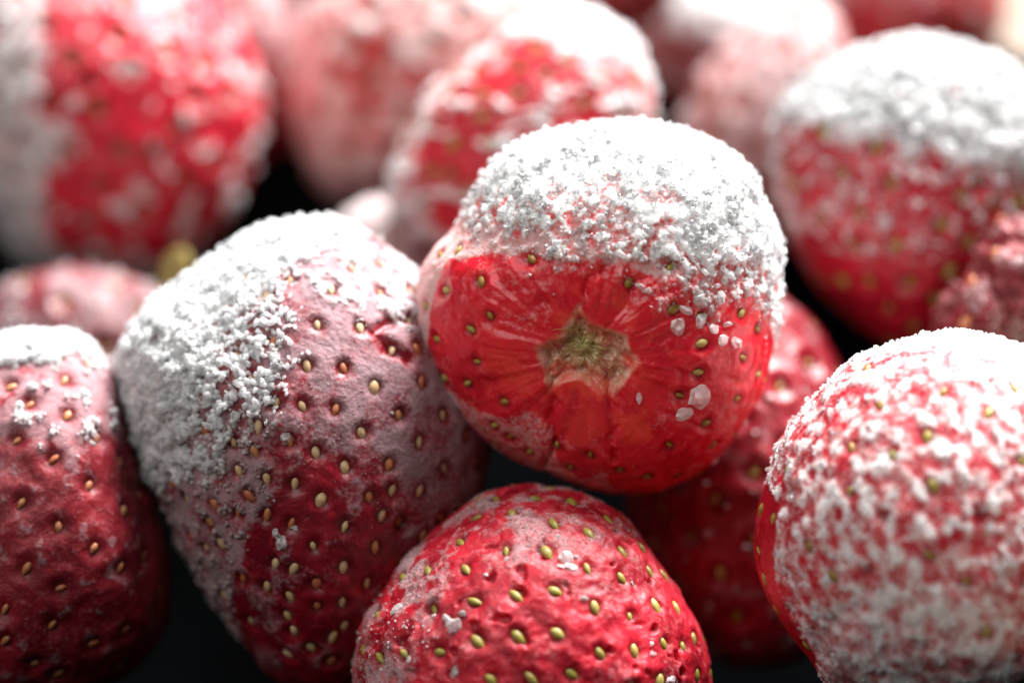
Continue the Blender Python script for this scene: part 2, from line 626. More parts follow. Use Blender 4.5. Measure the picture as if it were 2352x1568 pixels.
# ---- the sliced-looking berry on top, calyx end towards the viewer
def main_berry():
    b = Berry(1375, 705, 25.0, [
        (1375, 290), (1490, 285), (1600, 312), (1680, 358), (1730, 400), (1742, 458), (1772, 512), (1785, 562),
        (1786, 620), (1790, 690), (1782, 760), (1778, 830), (1752, 920), (1710, 980), (1650, 1060), (1580, 1110),
        (1480, 1140), (1400, 1138), (1320, 1120), (1250, 1090), (1130, 1030), (1050, 960), (985, 860), (955, 760),
        (948, 680), (976, 590), (1040, 520), (1088, 455), (1122, 402), (1170, 345), (1255, 308)],
        .86, 1.1, 7, (-.1, .25, -1), 1, .02, .03)
    pd = b.dir(1345, 815)
    c = np.linalg.norm(b.P - pd * float(b.radius(pd[None])[0]), axis=1)
    # shoulder dish, hollow where the calyx was torn out
    b.disp -= .16 * np.exp(-(c / .75) ** 2)
    star = b.poly([(1235, 800), (1290, 775), (1330, 700), (1352, 745), (1440, 775), (1462, 830), (1430, 880),
                   (1402, 915), (1360, 900), (1330, 880), (1290, 890), (1262, 905), (1248, 850)], .05, .06, 4)
    b.disp -= star * (.09 + .09 * b.fb(7, 3, 2))
    rimz = np.clip(star * (1 - star) * 4, 0, 1)
    b.disp += rimz * .025
    b.prim = rimz * sstep(-.35, .1, b.fb(6, 3, 71))
    b.pit = np.clip(star * 1.3, 0, 1)
    pc = b.dir(1335, 805)
    b.pitc = np.exp(-(np.linalg.norm(b.D - pc, axis=1) * b.rm / .17) ** 2) * .9
    bareface = sstep(-.1, .4, b.D[:, 2])
    # wrinkles that run out from the hollow
    e1 = np.cross(pd, [0, 1, 0])
    e1 /= np.linalg.norm(e1)
    e2 = np.cross(pd, e1)
    a = np.arctan2(b.D @ e2, b.D @ e1)
    rad = np.stack([np.cos(a) * 3.2, np.sin(a) * 3.2, c * .5], 1)
    win = sstep(.3, .5, c) * (1 - sstep(.8, 1.4, c))
    b.disp += win * .052 * fbm(rad, 1.0, 3, 3.0) + win * .02 * fbm(rad, 3.0, 2, 9.0) + .02 * bareface * b.fb(5, 3, 66)
    for pts, wd, dp in (
            ([(1268, 905), (1262, 970), (1275, 1010), (1245, 1060), (1262, 1110)], .045, .07),
            ([(1390, 915), (1405, 960), (1396, 1000), (1412, 1050)], .04, .07),
            ([(1340, 715), (1352, 660), (1392, 610)], .045, .035),
            ([(1400, 750), (1440, 680), (1480, 640)], .04, .03),
            ([(1462, 800), (1560, 765), (1690, 735)], .035, .02),
            ([(1465, 850), (1600, 858), (1700, 870)], .035, .015),
            ([(1440, 890), (1540, 950), (1620, 980)], .035, .015),
            ([(1300, 760), (1250, 690)], .05, .03)):
        b.disp -= dp * b.line(pts, wd, .12) * (.7 + 1.3 * b.fb(4, 2, 50))
    cap = b.poly([(1030, 500), (1099, 555), (1175, 580), (1228, 573), (1275, 622), (1334, 597), (1410, 609),
                  (1463, 655), (1533, 690), (1603, 700), (1656, 690), (1710, 690), (1738, 750), (1790, 800),
                  (1990, 840), (2000, 300), (1600, 0), (1200, 0), (850, 330), (980, 470)], .22, .45, 2.6)
    dense = b.poly([(1060, 440), (1150, 470), (1230, 500), (1330, 500), (1440, 540), (1560, 590), (1660, 600),
                    (1800, 660), (1990, 700), (2000, 300), (1600, 0), (1200, 0), (850, 330)], .40, .3, 2.2)
    grain = b.fb(11, 4, 2)
    b.thick = np.clip(dense * sstep(-.35, .1, grain + dense * .9 - .3) + .7 * cap * sstep(-.08, .2, grain), 0, 1)
    veilw = b.poly([(1230, 430), (1400, 400), (1560, 440), (1600, 530), (1500, 590), (1380, 560), (1260, 530)], .25, .3, 3)
    b.thick *= 1 - .6 * veilw * sstep(-.3, .15, b.fb(5, 3, 44))
    bare = b.poly([(1040, 605), (1130, 590), (1200, 585), (1240, 590), (1300, 590), (1420, 610), (1560, 650),
                   (1700, 670), (1830, 680), (1900, 800), (1880, 1000), (1700, 1200), (1430, 1200), (1395, 1075),
                   (1340, 1095), (1290, 1060), (1262, 980), (1230, 945),
                   (1110, 945), (1050, 905), (1000, 850), (1000, 700)], .05, .12, 4)
    lowf = b.poly([(1050, 900), (1240, 930), (1330, 950), (1500, 1000), (1600, 1200), (1300, 1300), (1050, 1100)], .15, .1)
    b.thin = (1 - bare) * (.9 - .36 * lowf) + .15 * bare * sstep(0, .4, b.fb(3, 3, 9))
    b.glow = np.clip(.75 * np.exp(-((c - .40) / .20) ** 2) * sstep(-.05, .35, b.fb(4, 3, 41))
                     + .8 * b.poly([(1420, 965), (1475, 945), (1500, 980), (1490, 1010), (1440, 1005)], .06, .12, 5)
                     + .5 * b.poly([(1120, 800), (1190, 810), (1225, 860), (1210, 910), (1160, 890)], .12, .2, 4)
                     + .4 * b.poly([(1300, 960), (1360, 930), (1380, 1000), (1320, 1030)], .08, .15, 5), 0, 1)
    film = sstep(.0, .35, b.fb(2.4, 4, 90)) * (.25 + .75 * sstep(.3, .7, c)) * .3
    b.thin = np.clip(b.thin + bare * film, 0, 1)
    b.thin = np.clip(b.thin * (1 - cap) + cap * (.55 + .45 * sstep(-.25, .2, grain)), 0, 1)
    b.seed_px(zz([(365, 667), (395, 800), (320, 850), (340, 975), (300, 1065), (225, 700), (140, 760), (182, 888),
                  (125, 965), (195, 560), (275, 545), (555, 580), (440, 1137), (405, 1225), (648, 1307), (775, 1340),
                  (703, 1385), (540, 1325), (465, 1270), (1085, 1300), (1225, 1210), (1255, 1297), (1340, 1117),
                  (1130, 1107), (1198, 1018), (1365, 957), (1432, 1027), (1425, 850), (1355, 788), (1210, 905),
                  (1100, 770), (1210, 800), (930, 670), (1085, 615), (1000, 1425), (890, 1395), (1120, 1420),
                  (255, 1160), (340, 1290)], 900, 257, .5861))
    keep = list(b.seeds)
    b.seed_spiral(190, .30, -.5)
    b.seeds = keep + [d for d in b.seeds[len(keep):] if d @ pd < .55 and d[2] < .35]
    b.dimples(.06, .03, .006, .6)
    b.axis = -pd
    fr = cap * (.35 + dense) * sstep(-.25, .15, grain + .25 * dense)
    b.crystals = [(fr * dense * (1 - .7 * veilw), 7500, G20, .010, .028, 1.3, .6, 'w'),
                  (cap * (1 - .5 * dense) * sstep(-.1, .2, grain), 4200, G20, .006, .018, 1.6, .7, 'w'),
                  (cap * sstep(-.15, .2, grain), 2200, G20, .010, .024, 1.5, .9, 'c'),
                  (dense, 700, G80, .014, .034, 1.2, .6, 'c'),
                  (dense * sstep(.05, .3, b.fb(5, 3, 30)), 120, G80, .02, .045, 1.2, .2, 'w'),
                  (cap, 1700, HEX, .012, .034, 1.3, .7, 'g'),
                  (cap * sstep(.0, .3, b.fb(5, 3, 30)), 260, HEX, .02, .045, 1.2, .6, 'w'),
                  ((1 - bare) * (1 - cap), 1200, G20, .003, .008, 1.2, .4, 'p')]
    b.build("round strawberry atop the heap, calyx hollow facing front under a thick white frost cap",
            flesh_mat("bright_flesh", (0.64, 0.008, 0.026), (0.78, 0.018, 0.036), (0.80, 0.07, 0.075), rough=.25, sss=.55, coat=.25, scale=.003, frost=(.70, .60, .58), opac=.76),
            'gy', .112, .045, .012, .8)
    # straw coloured fibres left in the hollow
    vs, fs = [], []
    n0 = pd
    ctr = b.V[int((b.D @ pc).argmax())] + n0 * .03
    d0 = ctr / np.linalg.norm(ctr)
    for i in range(30):
        ang = 2 * math.pi * i / 30 + rng.normal() * .2
        ln = rng.uniform(.08, .27)
        end = ctr + (math.cos(ang) * e1 + math.sin(ang) * e2) * ln
        wig = (math.cos(ang + 1.57) * e1 + math.sin(ang + 1.57) * e2) * rng.normal() * .035
        w = rng.uniform(.003, .008)
        path = []
        for h in (0.06, .3, .55, .8, 1.0):
            q = ctr * (1 - h) + end * h + wig * math.sin(h * 3.1)
            k = int((b.D @ (q / np.linalg.norm(q))).argmax())
            path.append(b.V[k] + n0 * (.006 + .015 * math.sin(h * 3.1) * rng.random()))
        o = len(vs)
        side = np.cross(end - ctr, n0)
        side /= np.linalg.norm(side)
        for p_, t_ in zip(path, (1, 1, .9, .75, .4)):
            for dv in (side, n0 * .6, -side, -n0 * .6):
                vs.append(p_ + dv * w * t_)
        for j in range(4):
            for k in range(4):
                q0, q1 = o + 4 * j + k, o + 4 * j + (k + 1) % 4
                fs += [(q0, q1, q0 + 4), (q1, q1 + 4, q0 + 4)]
        fs += [(o, o + 2, o + 1), (o, o + 3, o + 2), (o + 16, o + 17, o + 18), (o + 16, o + 18, o + 19)]
    link("calyx_scar", mesh_tris("calyx_scar", np.array(vs) * U, np.array(fs)),
         plain("dry_fibre", (0.46, 0.36, 0.13), .7), b.root, b.M4)
    b.ice([(900 + .5861 * x, 257 + .5861 * y, r * .66) for x, y, r in
           [(1122, 842, 32), (1140, 775, 24), (1205, 815, 26), (1250, 845, 18), (1280, 893, 24), (1325, 900, 24),
            (1195, 1105, 42), (1140, 1170, 30), (965, 1115, 18), (1270, 1375, 16), (1300, 830, 18),
            (1190, 740, 26), (1270, 730, 22), (1240, 770, 14), (1395, 1225, 12), (1290, 1370, 10)]])
    return b


def left_berry():
    b = Berry(705, 990, 25.6, [
        (740, 505), (830, 525), (905, 575), (985, 640), (1060, 720), (1110, 830), (1135, 960), (1125, 1090),
        (1080, 1230), (1000, 1380), (920, 1500), (830, 1600), (740, 1640), (650, 1590), (560, 1480), (450, 1330),
        (380, 1190), (330, 1060), (292, 930), (278, 795), (320, 745), (355, 695), (430, 655), (480, 605), (540, 565),
        (620, 525)], .88, 1.0, 7, (.05, -1, .1), 2, .02, .03)
    thick = b.poly([(870, 520), (800, 575), (722, 614), (675, 694), (652, 760), (660, 848), (645, 910), (625, 966),
                    (550, 1000), (520, 1070), (440, 1100), (360, 1120), (250, 1160), (-200, 1150), (-100, 600),
                    (300, 300), (700, 200), (900, 400)], .24, .34, 3.5)
    core = b.poly([(820, 500), (700, 600), (600, 690), (540, 800), (480, 920), (430, 1050), (330, 1150), (-200, 1200),
                   (-100, 600), (300, 300), (700, 200), (850, 400)], .2, .2, 3)
    g = b.fb(9, 3, 2)
    mid = b.poly([(640, 960), (600, 1050), (620, 1150), (560, 1250), (540, 1400), (560, 1500), (300, 1600), (200, 1200),
                  (400, 1000)], .12, .2, 3)
    b.thick = np.clip(core * sstep(-.6, .1, g) + thick * .6 * sstep(-.05, .2, g) + .25 * mid * sstep(.05, .35, g), 0, 1)
    powder = b.poly([(760, 590), (860, 560), (960, 620), (1010, 690), (960, 760), (880, 770), (800, 740), (720, 720),
                     (700, 660)], .12, .2, 3)
    b.thick = np.maximum(b.thick, .5 * powder * sstep(-.3, .2, g))
    veil = b.poly([(640, 700), (800, 560), (1000, 600), (1150, 800), (1200, 1000), (1120, 1200), (1000, 1230),
                   (850, 1190), (800, 1080), (700, 1060), (640, 1000)], .45, .4, 3)
    crack = b.line([(925, 830), (880, 815), (850, 780), (900, 740), (950, 740)], .07, .1)
    b.thin = np.clip(veil * .52 + powder * .6 + mid * .55 + thick * .3 + .2
                     + .42 * sstep(-.15, .3, b.fb(3.0, 4, 12)) - .10, 0, 1)
    b.thin *= 1 - .9 * crack
    bare = b.poly([(660, 1075), (760, 1090), (860, 1120), (880, 1250), (760, 1290), (700, 1200), (640, 1130)], .35, .45, 3)
    b.thin *= 1 - bare * sstep(-.25, .15, b.fb(5, 3, 15)) * .95
    b.disp -= crack * .05
    b.seed_px(zz([(1232, 357), (1125, 468), (1368, 468), (1062, 640), (1262, 650), (1418, 745), (1515, 590),
                  (1015, 830), (1183, 840), (1332, 930), (1555, 905), (995, 1015), (1147, 1032), (1450, 1060),
                  (1660, 1055), (1272, 1140), (1550, 1185), (1060, 1230), (935, 1180), (1195, 1300), (1405, 1290),
                  (1672, 1310), (825, 1355), (955, 1380), (695, 1320), (1078, 1450), (1310, 1440), (1552, 1415),
                  (1750, 1490), (1460, 1560)], 229.7, 459.4, .4688))
    b.seed_px(zz([(1040, 820), (1262, 860), (1355, 945), (1485, 870), (1480, 1035), (1270, 1040), (1192, 1022),
                  (1058, 1095), (1155, 1122), (1365, 1105), (1255, 1160), (1370, 1200), (1478, 1185), (1245, 1243),
                  (1270, 1310), (1345, 1380), (1435, 1335), (1240, 1415), (1085, 1290), (970, 950)], 0, 735, .5314))
    b.seed_px([(1005, 1185), (915, 1195), (858, 1245), (840, 1325), (950, 1300), (790, 1420), (760, 1500), (880, 1400)])
    k = len(b.seeds)
    b.seed_spiral(420, .225, -.4)
    b.dimples(.064, .048, .004, 1.0)
    b.crystals = [(thick * sstep(-.3, .1, g) * (1 - .75 * core), 2600, G80, .016, .032, 2.0, .7, 'w'),
                  (core, 4500, G20, .015, .034, 1.6, .6, 'w'),
                  (core, 5500, G20, .007, .018, 1.4, .9, 'w'),
                  (thick * sstep(-.3, .1, g), 700, G80, .012, .028, 1.5, 1.0, 'c'),
                  (core * sstep(.1, .35, b.fb(3, 3, 30)), 150, G80, .045, .085, 1.2, .4, 'w'),
                  (core * sstep(.2, .7, (b.D @ b.R.T)[:, 2]), 500, HEX, .02, .04, 1.2, .8, 'g'),
                  (mid * (1 - thick) * sstep(-.1, .25, g), 1600, G20, .008, .022, 1.5, .5, 'p'),
                  (powder * sstep(0, .3, g), 1300, G20, .006, .016, 1.3, .5, 'w'),
                  (veil * (1 - powder), 900, G20, .003, .008, 1.2, .4, 'p')]
    b.build("dark strawberry left of the topmost one, its upper left crusted with coarse ice grains",
            flesh_mat("maroon_flesh", (0.14, 0.003, 0.010), (0.25, 0.006, 0.017), (0.42, 0.011, 0.028),
                      frost=(.40, .31, .335), sss=.2, opac=.66, ring=(.045, .012, .006)), 'tto', .140, .05, .012, .5)
    b.ice([(790, 1070, 17), (660, 1005, 16), (655, 1230, 16), (672, 1200, 12), (640, 1210, 12), (890, 950, 7)])
    return b


def front_berry():
    b = Berry(1225, 1500, 24.6, [
        (1230, 1112), (1320, 1130), (1400, 1158), (1470, 1222), (1530, 1312), (1580, 1392), (1620, 1472), (1635, 1560),
        (1620, 1680), (1540, 1800), (1400, 1880), (1225, 1900), (1050, 1880), (900, 1800), (825, 1680), (812, 1560),
        (822, 1432), (870, 1372), (900, 1312), (960, 1245), (1030, 1192), (1110, 1135)],
        .92, 1.0, 7, (.55, -.6, .45), 3, .02, .012)
    up = b.poly([(900, 1400), (960, 1200), (1100, 1050), (1300, 1050), (1450, 1150), (1500, 1250), (1380, 1260),
                 (1330, 1300), (1200, 1330), (1060, 1320), (1000, 1400)], .25, .3, 2)
    leftp = b.poly([(800, 1350), (960, 1230), (1010, 1400), (1000, 1500), (900, 1700), (700, 1700)], .2, .3, 2)
    n = b.fb(3.2, 4, 3)
    b.thin = np.clip(up * .62 * sstep(-.22, .16, n) + leftp * .5 * sstep(-.3, .2, n) + .4 * sstep(-.1, .35, b.fb(2.6, 4, 9)), 0, 1)
    # softly collapsed, pocked skin
    b.disp += .035 * b.fb(4.5, 3, 20) - .05 * sstep(.22, .5, b.fb(5.5, 2, 33))
    b.seed_px(zz([(922, 232), (1155, 230), (1365, 255), (1575, 355), (808, 348), (1015, 328), (1255, 395), (1457, 447),
                  (718, 492), (980, 552), (1220, 557), (1655, 545), (1770, 515), (1860, 560), (522, 655), (752, 655),
                  (370, 693), (1447, 652), (1640, 705), (1812, 660), (1905, 680), (222, 900), (563, 882), (805, 838),
                  (1040, 803), (1262, 780), (1478, 880), (1693, 920), (1838, 862), (1968, 873), (408, 1140),
                  (255, 1160), (605, 1120), (822, 1065), (1050, 1040), (1277, 1025), (1515, 1138), (1717, 1120),
                  (1888, 1082), (2010, 1090), (2080, 1045), (140, 1120), (900, 1285), (1130, 1280), (1357, 1250),
                  (2098, 1260), (1860, 1300), (1580, 1400), (680, 1400), (420, 1360), (1100, 1480), (1350, 1460),
                  (1700, 1340)], 781, 1056.6, .3906))
    k = len(b.seeds)
    b.seed_spiral(240, .28, -.5)
    b.seeds = b.seeds[:k] + [d for d in b.seeds[k:] if d[2] < .25 or d[1] < -.35]
    b.dimples(.062, .04, .004, .7)
    b.crystals = [(b.thin * sstep(.25, .5, b.thin), 3500, G20, .003, .009, 1.2, .5, 'p'),
                  (leftp, 350, G20, .004, .013, 1.3, .4, 'w'),
                  (up * sstep(.1, .3, n), 250, G20, .004, .013, 1.3, .4, 'w')]
    b.build("bare shiny strawberry at the bottom centre, pocked red skin with greenish yellow seeds",
            flesh_mat("red_flesh", (0.32, 0.005, 0.016), (0.62, 0.012, 0.034), (0.70, 0.10, 0.13), rough=.46, sss=.45, frost=(.60, .47, .48),
                      opac=.62, coat=.06), 'ggg', .142, .04, .014)
    b.ice([(781 + .3906 * x, 1056.6 + .3906 * y, r * .39) for x, y, r in
           [(355, 880, 42), (690, 980, 46), (650, 945, 30), (690, 1240, 55), (1320, 600, 40), (1345, 650, 38),
            (1300, 650, 28), (1375, 590, 22), (1415, 830, 24), (1700, 735, 20), (1815, 1140, 22), (1910, 1285, 36),
            (985, 605, 18), (570, 920, 16), (440, 1170, 22), (400, 980, 14), (870, 690, 14), (735, 905, 22),
            (1970, 1300, 22), (1805, 1080, 14)]])
    return b


def right_berry():
    b = Berry(2130, 1200, 24.0, [
        (2190, 755), (2290, 770), (2400, 810), (2480, 890), (2540, 1010), (2560, 1200), (2540, 1400), (2450, 1560),
        (2300, 1640), (2130, 1650), (1980, 1620), (1885, 1560), (1850, 1505), (1790, 1440), (1745, 1340), (1727, 1210),
        (1760, 1090), (1790, 1000), (1840, 940), (1900, 875), (1960, 825), (2080, 782)],
        .9, 1.0, 6, (.1, -1, .25), 4, .02, .02)
    edge = b.poly([(1770, 1110), (1800, 1160), (1790, 1250), (1790, 1330), (1830, 1420), (1880, 1500), (1860, 1640),
                   (1500, 1600), (1500, 1160), (1735, 1110)], .05, .08, 4)
    top = b.poly([(1880, 900), (1950, 850), (2080, 815), (2200, 810), (2352, 860), (2600, 900), (2500, 500), (2100, 400),
                  (1750, 800)], .14, .18, 3)
    n = b.fb(4.2, 4, 3)
    pa = np.stack([b.P[:, 0] * 8.5 + b.P[:, 1] * 1.5, b.P[:, 1] * 6.8, b.P[:, 2] * 8.0], 1)
    n2 = fbm(pa + .5 * np.stack([b.fb(6, 2, 5), b.fb(6, 2, 6), b.fb(6, 2, 7)], 1), 1.0, 3, 4.4)
    blot = sstep(-.05, .2, n2 + .25 * n)
    low = b.poly([(1900, 1330), (2100, 1300), (2352, 1400), (2600, 1500), (2300, 1800), (1800, 1700)], .3, .3, 2)
    b.thin = np.clip((.34 + .45 * sstep(-.25, .25, n2) + .2 * low + .5 * top) * (1 - .85 * edge), 0, 1)
    b.thick = np.clip(blot * .58 * (1 - edge) * (1 - .5 * top) + top * .5 * sstep(-.4, .1, n2), 0, 1)
    b.seed_px([(1812, 1085), (1780, 1190), (1747, 1265), (1760, 1330), (1785, 1400), (2165, 915), (2130, 1010),
               (2140, 1120), (2215, 1330), (2050, 1050), (1830, 1130), (2245, 1180), (1960, 1130), (2000, 1300)])
    b.seed_spiral(170, .34, -.5)
    b.dimples(.06, .02, .004, .25)
    b.disp += .03 * n * (1 - edge)
    b.crystals = [(blot * (1 - edge), 4500, G20, .006, .018, 1.8, .4, 'w'),
                  (blot * (1 - edge), 1200, G20, .012, .028, 1.6, .6, 'c'),
                  (sstep(-.2, .3, n) * (1 - edge), 1500, G20, .005, .012, 1.4, .5, 'p'),
                  (top * (1 - edge), 2200, G20, .006, .02, 1.3, .6, 'w')]
    b.build("large strawberry at the lower right, spotted all over with loose white frost flakes",
            flesh_mat("flaked_flesh", (0.42, 0.007, 0.022), (0.52, 0.010, 0.028), (0.54, 0.06, 0.07), opac=.75), 'gy',
            .12, .012, .004, .12)
    return b


def right_back_berry():
    b = Berry(2090, 440, 28.0, [
        (2090, 95), (2180, 108), (2280, 140), (2350, 195), (2400, 285), (2400, 420), (2370, 560), (2290, 690),
        (2220, 770), (2130, 815), (2050, 810), (1980, 770), (1900, 690), (1850, 620), (1800, 530), (1777, 420),
        (1782, 300), (1820, 215), (1905, 160), (1990, 122)], .95, 1.0, 6, (-.05, -1, .25), 5, .02, .03)
    cap = b.poly([(1770, 310), (1850, 290), (1990, 310), (2080, 340), (2160, 370), (2250, 390), (2400, 430), (2700, 400),
                  (2600, -100), (2100, -300), (1600, 0)], .32, .35, 3)
    mid = b.poly([(1770, 450), (1850, 560), (1950, 570), (2060, 620), (2150, 560), (2300, 520), (2500, 540), (2700, 400),
                  (2600, -100), (2100, -300), (1600, 0)], .25, .35, 3)
    rimz = b.poly([(1790, 330), (1830, 420), (1850, 540), (1890, 640), (1850, 700), (1600, 500), (1650, 300)], .12, .1, 3)
    n = b.fb(7, 4, 3)
    b.thick = np.clip(cap * sstep(-.5, .1, n) + .4 * mid * sstep(.05, .3, n), 0, 1)
    b.thin = np.clip(mid * .42 * sstep(-.2, .25, n) + cap * .4 + rimz * .3 + .03, 0, 1)
    b.seed_px([(2275, 470), (2160, 515), (2205, 450), (2220, 555), (2090, 640), (2145, 680), (2045, 700), (2180, 620),
               (2000, 640), (1965, 560), (2240, 420), (2330, 470), (2100, 745), (1940, 640), (1890, 500), (2060, 560)])
    k = len(b.seeds)
    b.seed_spiral(150, .36, -.4)
    b.dimples(.08, .04, .015, .8)
    b.crystals = [(cap, 1400, G20, .025, .06, 1.3, .6, 'w'), (cap, 3500, G20, .015, .035, 1.4, .8, 'w'),
                  (cap + .3 * mid, 1300, HEX, .02, .045, 1.2, .8, 'g'),
                  (cap + .5 * mid, 2200, G20, .018, .04, 1.3, .9, 'c'),
                  (mid * sstep(.0, .25, n), 2400, G20, .010, .028, 1.6, .5, 'w')]
    b.build("strawberry behind at the right under a sparkling snow-like cap, lower half bare red",
            flesh_mat("crimson_flesh", (0.32, 0.005, 0.018), (0.44, 0.008, 0.024), (0.50, 0.03, 0.04), sss=.3), 'gy',
            .15, .06, .022, .5)
    return b


def far_left_berry():
    b = Berry(140, 1190, 25.4, [
        (60, 775), (150, 775), (215, 800), (258, 850), (280, 910), (303, 1000), (333, 1100), (370, 1200), (395, 1330),
        (380, 1450), (325, 1530), (250, 1580), (150, 1620), (0, 1640), (-100, 1600), (-170, 1400), (-190, 1200),
        (-150, 950), (-80, 830)], .9, 1.0, 6, (-.7, -.75, .2), 6, .025, .02)
    cap = b.poly([(-100, 870), (40, 850), (130, 850), (200, 830), (230, 780), (100, 500), (-300, 600)], .12, .15, 3)
    veil = b.poly([(-200, 1010), (40, 1010), (150, 1040), (250, 1000), (300, 950), (250, 700), (-300, 600)], .25, .3, 3)
    n = b.fb(5, 4, 3)
    b.thick = np.clip(cap * sstep(-.5, .0, n) + .5 * veil * sstep(.15, .3, n), 0, 1)
    b.thin = np.clip(veil * .9 * sstep(-.45, .0, n) + .5 * sstep(.05, .35, n) + .24, 0, 1)
    b.disp += .025 * b.fb(4, 3, 20)
    b.seed_px(zz([(75, 530), (228, 612), (420, 520), (388, 717), (100, 793), (255, 888), (400, 985), (120, 1067),
                  (265, 1145), (235, 1300), (30, 1235), (290, 435), (280, 280), (130, 380), (535, 820), (530, 615),
                  (520, 1065), (35, 1370), (150, 1470), (400, 1390), (250, 1520), (540, 1330), (50, 300)], 0, 735, .5314))
    b.seed_spiral(170, .36, -.4)
    b.dimples(.08, .045, .006, .8)
    b.crystals = [(cap, 2000, G20, .02, .05, 1.3, .8, 'w'), (cap, 2000, G20, .015, .035, 1.4, .9, 'w'),
                  (veil * sstep(.1, .3, n), 700, G20, .012, .035, 1.4, .6, 'w')]
    b.build("tall dark strawberry cut by the left edge, white frost only on its top",
            flesh_mat("wine_flesh", (0.17, 0.004, 0.012), (0.27, 0.008, 0.018), (0.36, 0.02, 0.035), frost=(.40, .29, .31), opac=.6, sss=.25, rough=.5, coat=.08), 'o',
            .122, .05, .01, .6)
    return b


def back_centre_berry():
    b = Berry(1210, 310, 28.6, [
        (884, 430), (912, 365), (944, 301), (1008, 193), (1073, 142), (1137, 95), (1223, 45), (1330, 22), (1395, 40),
        (1451, 80), (1485, 150), (1502, 215), (1500, 300), (1460, 420), (1380, 530), (1260, 600), (1120, 620),
        (987, 575), (944, 541), (901, 494)], .95, 1.0, 6, (.7, .6, .4), 7, .02, .02)
    rim = b.line([(900, 470), (930, 370), (985, 265), (1050, 180), (1130, 110)], .2, .1)
    low = b.line([(950, 450), (985, 520), (1030, 570)], .25, .1)
    top = b.poly([(1110, 100), (1250, 85), (1380, 110), (1470, 180), (1530, 260), (1650, 200), (1500, -200), (1100, -200)],
                 .15, .2, 2.5)
    q = b.P @ np.array([.15, 1, 0])
    wv = .16 * b.fb(3, 2, 70)
    q = q + wv
    st = fbm(np.stack([b.P[:, 0] * 1.7 + 3 * wv + b.P[:, 1] * .4, q * 7.5, b.P[:, 2] * 2.4], 1), 1.0, 4, 4.0)
    b.thin = np.clip(rim * .85 + low * .5 + top * (.5 + .45 * sstep(-.25, .1, st)) + .85 * sstep(.0, .22, st) + .15, 0, 1)
    b.thick = np.clip(top * .8 * sstep(-.3, .1, st) + .75 * sstep(.14, .34, st), 0, 1)
    b.seed_px([(1040, 395), (1045, 335), (1075, 430), (1190, 160), (1250, 175), (1110, 220), (1190, 220), (1335, 245),
               (1130, 330), (1110, 270), (1300, 150), (1230, 120), (975, 460), (1000, 390), (1380, 180)])
    b.seed_spiral(150, .34, -.3)
    b.dimples(.085, .02, .006, .3)
    b.disp += .03 * st
    b.crystals = [(top * sstep(-.2, .2, st), 1500, G20, .012, .032, 1.3, .6, 'w'), (sstep(.1, .3, st), 1500, G20, .015, .04, 1.6, .5, 'w')]
    b.build("tilted strawberry right behind the topmost one, with streaky frost and a pale rim",
            flesh_mat("streaked_flesh", (0.40, 0.008, 0.022), (0.50, 0.012, 0.026), (0.52, 0.05, 0.055)), 'y', .15, .02, .012, .8)
    return b


def pale_back_berry():
    b = Berry(980, 170, 31.5, [
        (686, 129), (682, 300), (707, 408), (755, 468), (815, 470), (900, 460), (1050, 420), (1200, 340), (1290, 220),
        (1335, 60), (1290, -70), (1150, -150), (950, -150), (790, -80), (710, 20)], .9, 1.0, 5, (.3, -1, .1), 8, .02, .02)
    n = b.fb(3, 4, 3)
    b.thin = np.clip(.72 + .5 * b.fb(5, 3, 61) - .7 * sstep(.0, .3, n) * b.poly([(780, -50), (1100, -50), (1150, 200), (950, 320), (800, 330),
                                                         (740, 200)], .2, .2, 2), 0, 1)
    b.thick = np.clip(.75 * sstep(.05, .3, b.fb(4, 3, 8)) * sstep(-.6, .6, b.D[:, 1] + .2), 0, 1)
    b.seed_spiral(130, .38, -.3)
    b.dimples(.1, .05, .02, .6)
    b.crystals = [(b.thick, 2000, G20, .015, .045, 1.4, .6, 'w')]
    b.build("pale pink strawberry at the top, frosted nearly all over, left of the streaky tilted one",
            flesh_mat("pale_flesh", (0.40, 0.02, 0.02), (0.50, 0.04, 0.04), (0.5, 0.1, 0.08), frost=(.74, .64, .61), opac=.85),
            'y', .14, .05, .01, .5)
    return b


